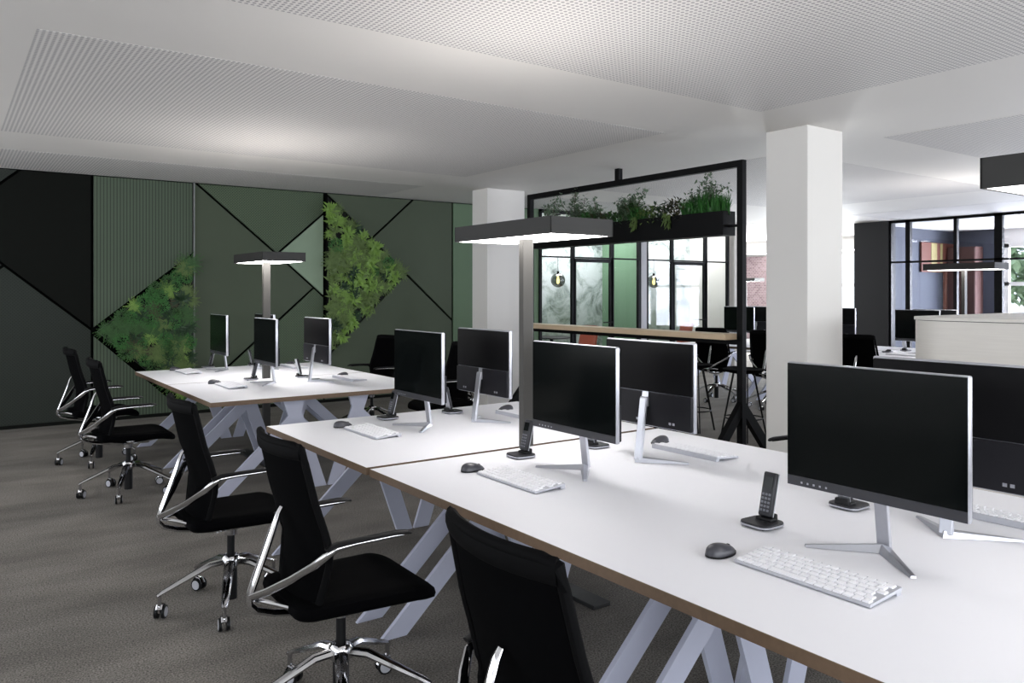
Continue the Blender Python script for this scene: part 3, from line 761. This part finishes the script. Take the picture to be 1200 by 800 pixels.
def bush(R, h, n, seed):
    rnd = random.Random(seed); mb = MB()
    for k in range(n):
        p = Vector((rnd.uniform(-.1, .1), rnd.uniform(-R, R), rnd.uniform(0, h)))
        leaf(mb.bm, p, (rnd.uniform(-1, 1), rnd.uniform(-1, 1), rnd.uniform(-.4, 1)), (0, 0, 1), .05, .022, .3, 2)
    return mb
k = 0
for y, h in ((.33, .50), (1.28, .50), (1.5, .33), (2.02, .36), (2.32, .48), (2.78, .42)):
    st, lf = airy(h, 40+k); k += 1
    o = lf.obj('shrub_foliage', L5, pl); o.location = (0, y, .20); s = st.obj('shrub_stems', M_bark, o)
for y, h, m in ((.12, .20, L6), (.3, .24, L6), (.47, .20, L6), (1.25, .17, L6), (2.05, .19, L6), (2.3, .16, L6), (2.62, .14, L2)):
    o = grass(.13, h+.03, 300, int(y*100)).obj('grass_tuft', m, pl); o.location = (0, y, .195)
for y, h, m in ((.66, .22, L7), (.86, .2, L2), (1.05, .17, L4), (1.32, .22, L1), (1.62, .16, L1), (1.85, .16, L7), (2.05, .14, L1), (2.5, .16, L1), (2.88, .12, L2)):
    o = bush(.14, h, 330, int(y*77)).obj('bushy_plant', m, pl); o.location = (0, y, .19)
for y in (.72, 1.2, 1.75):
    rnd = random.Random(int(y*10)); mb = MB()
    for q in range(60): leaf(mb.bm, (-.095-rnd.uniform(0, .02), rnd.uniform(-.05, .05), rnd.uniform(-.1, .04)), (rnd.uniform(-.5, .1), rnd.uniform(-.4, .4), -1), (1, 0, 0), .05, .012, .2, 2)
    o = mb.obj('trailing_fern', L4, pl); o.location = (0, y, .235)

bt = thing('bar_table', 'long bar-height table with pale oak top under the planter', 'table', (FX, (FY0+FY1)/2, 0))
hl = (FY1-FY0)/2-.075
hl = (FY1-FY0)/2-.0655
MB().box(-.2, .03, -hl, hl, 1.085, 1.14, .003).obj('table_top', M_oak, bt)
MB().box(-.03, .03, -hl, hl, 1.035, 1.085).obj('support_beam', M_blkmetal, bt)

def stool(label):
    t = thing('bar_stool', label, 'bar stool', (0, 0, 0), 0, 'wire-leg bar stools')
    MB().lathe([(.001, .70), (.12, .70), (.18, .712), (.21, .735), (.212, .745), (.17, .735), (.08, .728), (.001, .727)], n=28).obj('seat', M_fabric, t, True)
    for k in range(4):
        a = math.radians(45+90*k); ca, sa = math.cos(a), math.sin(a)
        px, py = -sa*.045, ca*.045
        MB().tube([(ca*.10+px*.6, sa*.10+py*.6, .71), (ca*.235+px*.2, sa*.235+py*.2, .012), (ca*.235-px*.2, sa*.235-py*.2, .012), (ca*.10-px*.6, sa*.10-py*.6, .71)], .007, 8, up=(0, 0, 1)).obj('leg', M_blkmetal, t, True)
    pts = [(.195*math.cos(2*PI*k/28), .195*math.sin(2*PI*k/28), .24) for k in range(29)]
    MB().tube(pts, .007, 8, up=(0, 0, 1)).obj('footrest', M_blkmetal, t, True)
    return t
st = stool('black wire-leg bar stool at the near end of the bar table, beside the column'); st.location = (6.75, 5.3, 0)
for i, (x, y, lb) in enumerate(((6.75, 5.98, 'black wire-leg bar stool showing just right of the second rear monitor'), (6.75, 7.75, 'black wire-leg bar stool whose legs show under the third rear monitor'))):
    dup(st, (x, y, 0), .3*i+.2, lb)

# ------------------------------------------------------------------ cream rounded cabinet
def roundrect(x0, x1, y0, y1, r, n=10):
    P = []
    for cx, cy, a0 in ((x1-r, y1-r, 0), (x0+r, y1-r, 90), (x0+r, y0+r, 180), (x1-r, y0+r, 270)):
        for k in range(n+1): a = math.radians(a0+k*90/n); P.append((cx+r*math.cos(a), cy+r*math.sin(a)))
    return P
M_ven = bpy.data.materials.new('cream_wood_veneer'); M_ven.use_nodes = True
nt = M_ven.node_tree; b = nt.nodes['Principled BSDF']; tc = nt.nodes.new('ShaderNodeTexCoord'); mp = nt.nodes.new('ShaderNodeMapping'); mp.inputs['Scale'].default_value = (1.5, 1.5, 40)
nz = nt.nodes.new('ShaderNodeTexNoise'); nz.inputs['Scale'].default_value = 2; nz.inputs['Detail'].default_value = 5
rp = nt.nodes.new('ShaderNodeValToRGB'); rp.color_ramp.elements[0].color = lin((220, 215, 208))+(1,); rp.color_ramp.elements[1].color = lin((234, 230, 223))+(1,)
nt.links.new(tc.outputs['Object'], mp.inputs[0]); nt.links.new(mp.outputs[0], nz.inputs[0]); nt.links.new(nz.outputs['Fac'], rp.inputs[0]); nt.links.new(rp.outputs[0], b.inputs['Base Color']); b.inputs['Roughness'].default_value = .6
cc = thing('rounded_cabinet', 'cream veneered cabinet with rounded corners behind the rightmost monitors', 'cabinet', (0, 0, 0))
MB().prism(roundrect(5.93, 8.3, .3, 3.2, .3), .08, 1.325, 'xy').obj('carcass', M_ven, cc, True)
MB().prism(roundrect(5.92, 8.31, .29, 3.21, .31), 1.33, 1.352, 'xy').obj('cabinet_top', M_ven, cc, True)
MB().prism(roundrect(5.98, 8.25, .35, 3.15, .27), 0, .08, 'xy').prism(roundrect(5.945, 8.285, .315, 3.185, .29), 1.32, 1.335, 'xy').obj('plinth', M_char, cc, True)

# ------------------------------------------------------------------ living wall triangles
kinds = [(clump_fern(.22, 20, 1), L4), (clump_moss(.17, 420, 2), L1), (clump_broad(.17, 60, 3, .2), L2), (clump_broad(.15, 50, 4, .24), L3), (clump_moss(.15, 420, 5), L6), (clump_fern(.2, 22, 6), L1), (clump_broad(.2, 26, 7, .2), L4), (clump_fern(.18, 18, 8), L7), (clump_fern(.18, 20, 9), L3)]
protos = []
for mb, m in kinds:
    o = mb.obj('foliage', m); protos.append(o)
def living(label, tri, seed, bright, n):
    rnd = random.Random(seed); cx = sum(p[0] for p in tri)/3; cz = sum(p[1] for p in tri)/3
    t = thing('living_wall', label, 'plant wall', (cx, YG, cz))
    P = inset(tri, .015); MB().prism([(a-cx, b-cz) for a, b in P], -.06, .03, 'xz').obj('tray', M_blkmetal, t)
    (ax, az), (bx, bz), (qx, qz) = inset(tri, .04); placed = []
    tries = 0
    while len(placed) < n and tries < 6000:
        tries += 1; u, v = rnd.random(), rnd.random()
        if u+v > 1: u, v = 1-u, 1-v
        x = ax+u*(bx-ax)+v*(qx-ax); z = az+u*(bz-az)+v*(qz-az)
        if any((x-p)**2+(z-q)**2 < .092**2 for p, q in placed): continue
        placed.append((x, z)); w = rnd.choice(bright); o = protos[w].copy(); COL.objects.link(o); o.parent = t
        o.location = (x-cx, -.06, z-cz); o.rotation_euler = (PI/2+rnd.uniform(-.25, .1), rnd.uniform(-.3, .3), rnd.uniform(-.3, .3)); s = rnd.uniform(.5, .85); o.scale = (s, s, s)
        o.rotation_mode = 'QUATERNION'
        from mathutils import Euler
        o.rotation_quaternion = (Matrix.Rotation(PI/2, 3, 'X') @ Matrix.Rotation(rnd.uniform(0, 6.28), 3, 'Z')).to_quaternion()
living('dark green triangular living wall of ferns on the left of the ribbed panel', [(1.46, 1.07), (2.57, 2.0), (2.57, .06)], 3, [0, 1, 1, 4, 4, 5, 5, 7, 2, 8], 84)
living('bright green triangular living wall right of the far lamp, below the ceiling', [(4.335, 2.9), (5.6, 1.81), (4.335, .62)], 5, [0, 8, 2, 3, 3, 6, 6, 0, 4, 8, 3], 96)
for o in protos: bpy.data.objects.remove(o)

# ------------------------------------------------------------------ lights
def area(name, loc, rot, sx, sy, power, col=(1, 1, 1)):
    l = bpy.data.lights.new(name, 'AREA'); l.shape = 'RECTANGLE'; l.size = sx; l.size_y = sy; l.energy = power; l.color = col
    o = bpy.data.objects.new(name, l); COL.objects.link(o); o.location = loc; o.rotation_euler = rot; return o
day = (.93, .96, 1.0)
for x in (-1, 3.6, 8.2, 12.8): area('daylight', (x, -4.25, 1.7), (PI/2+.1, 0, 0), 3.8, 2.1, 85, day)
for y in (-1.6, 1.8, 5.2, 8.6): area('daylight', (-4.25, y, 1.7), (PI/2+.4, 0, -PI/2), 2.7, 1.7, 90 if y > 8 else (14 if y > 5 else 8), day)  # farthest lamp belongs to the added opening and lifts the far ceiling
for y in (3.3, 6.5, 11.4, 13.3): area('daylight', (19.3, y, 1.5), (PI/2+.35, 0, PI/2), 1.6 if y > 12 else 2.5, 2.2, 620, day)
area('booth_light', (9.3, 11.05, ZC-.02), (0, 0, 0), 1.8, .5, 38)
area('booth_light', (11.8, 11.05, ZC-.02), (0, 0, 0), 1.8, .5, 30)
area('meeting_room_fill', (17.2, 5.5, ZC-.02), (0, 0, 0), 1.2, 3, 12)  # fill lamp without a fixture, added to brighten the meeting room
w = bpy.data.worlds.new('World'); bpy.context.scene.world = w; w.use_nodes = True
bg = w.node_tree.nodes['Background']; bg.inputs[0].default_value = (.86, .92, 1, 1); bg.inputs[1].default_value = 2.2

# ------------------------------------------------------------------ camera
cam = bpy.data.cameras.new('Camera'); co = bpy.data.objects.new('Camera', cam); COL.objects.link(co)
FPX = 930.48
cam.sensor_width = 36; cam.lens = 36*FPX/1200; cam.shift_y = -58/1200; cam.clip_start = .05
co.location = (0, 0, 1.54); co.rotation_euler = (PI/2, 0, -math.atan2(.58206, .81315))
sc = bpy.context.scene; sc.camera = co
sc.view_settings.view_transform = 'Standard'; sc.view_settings.look = 'None'; sc.view_settings.gamma = 1; sc.view_settings.exposure = .68
sc.view_settings.use_curve_mapping = False
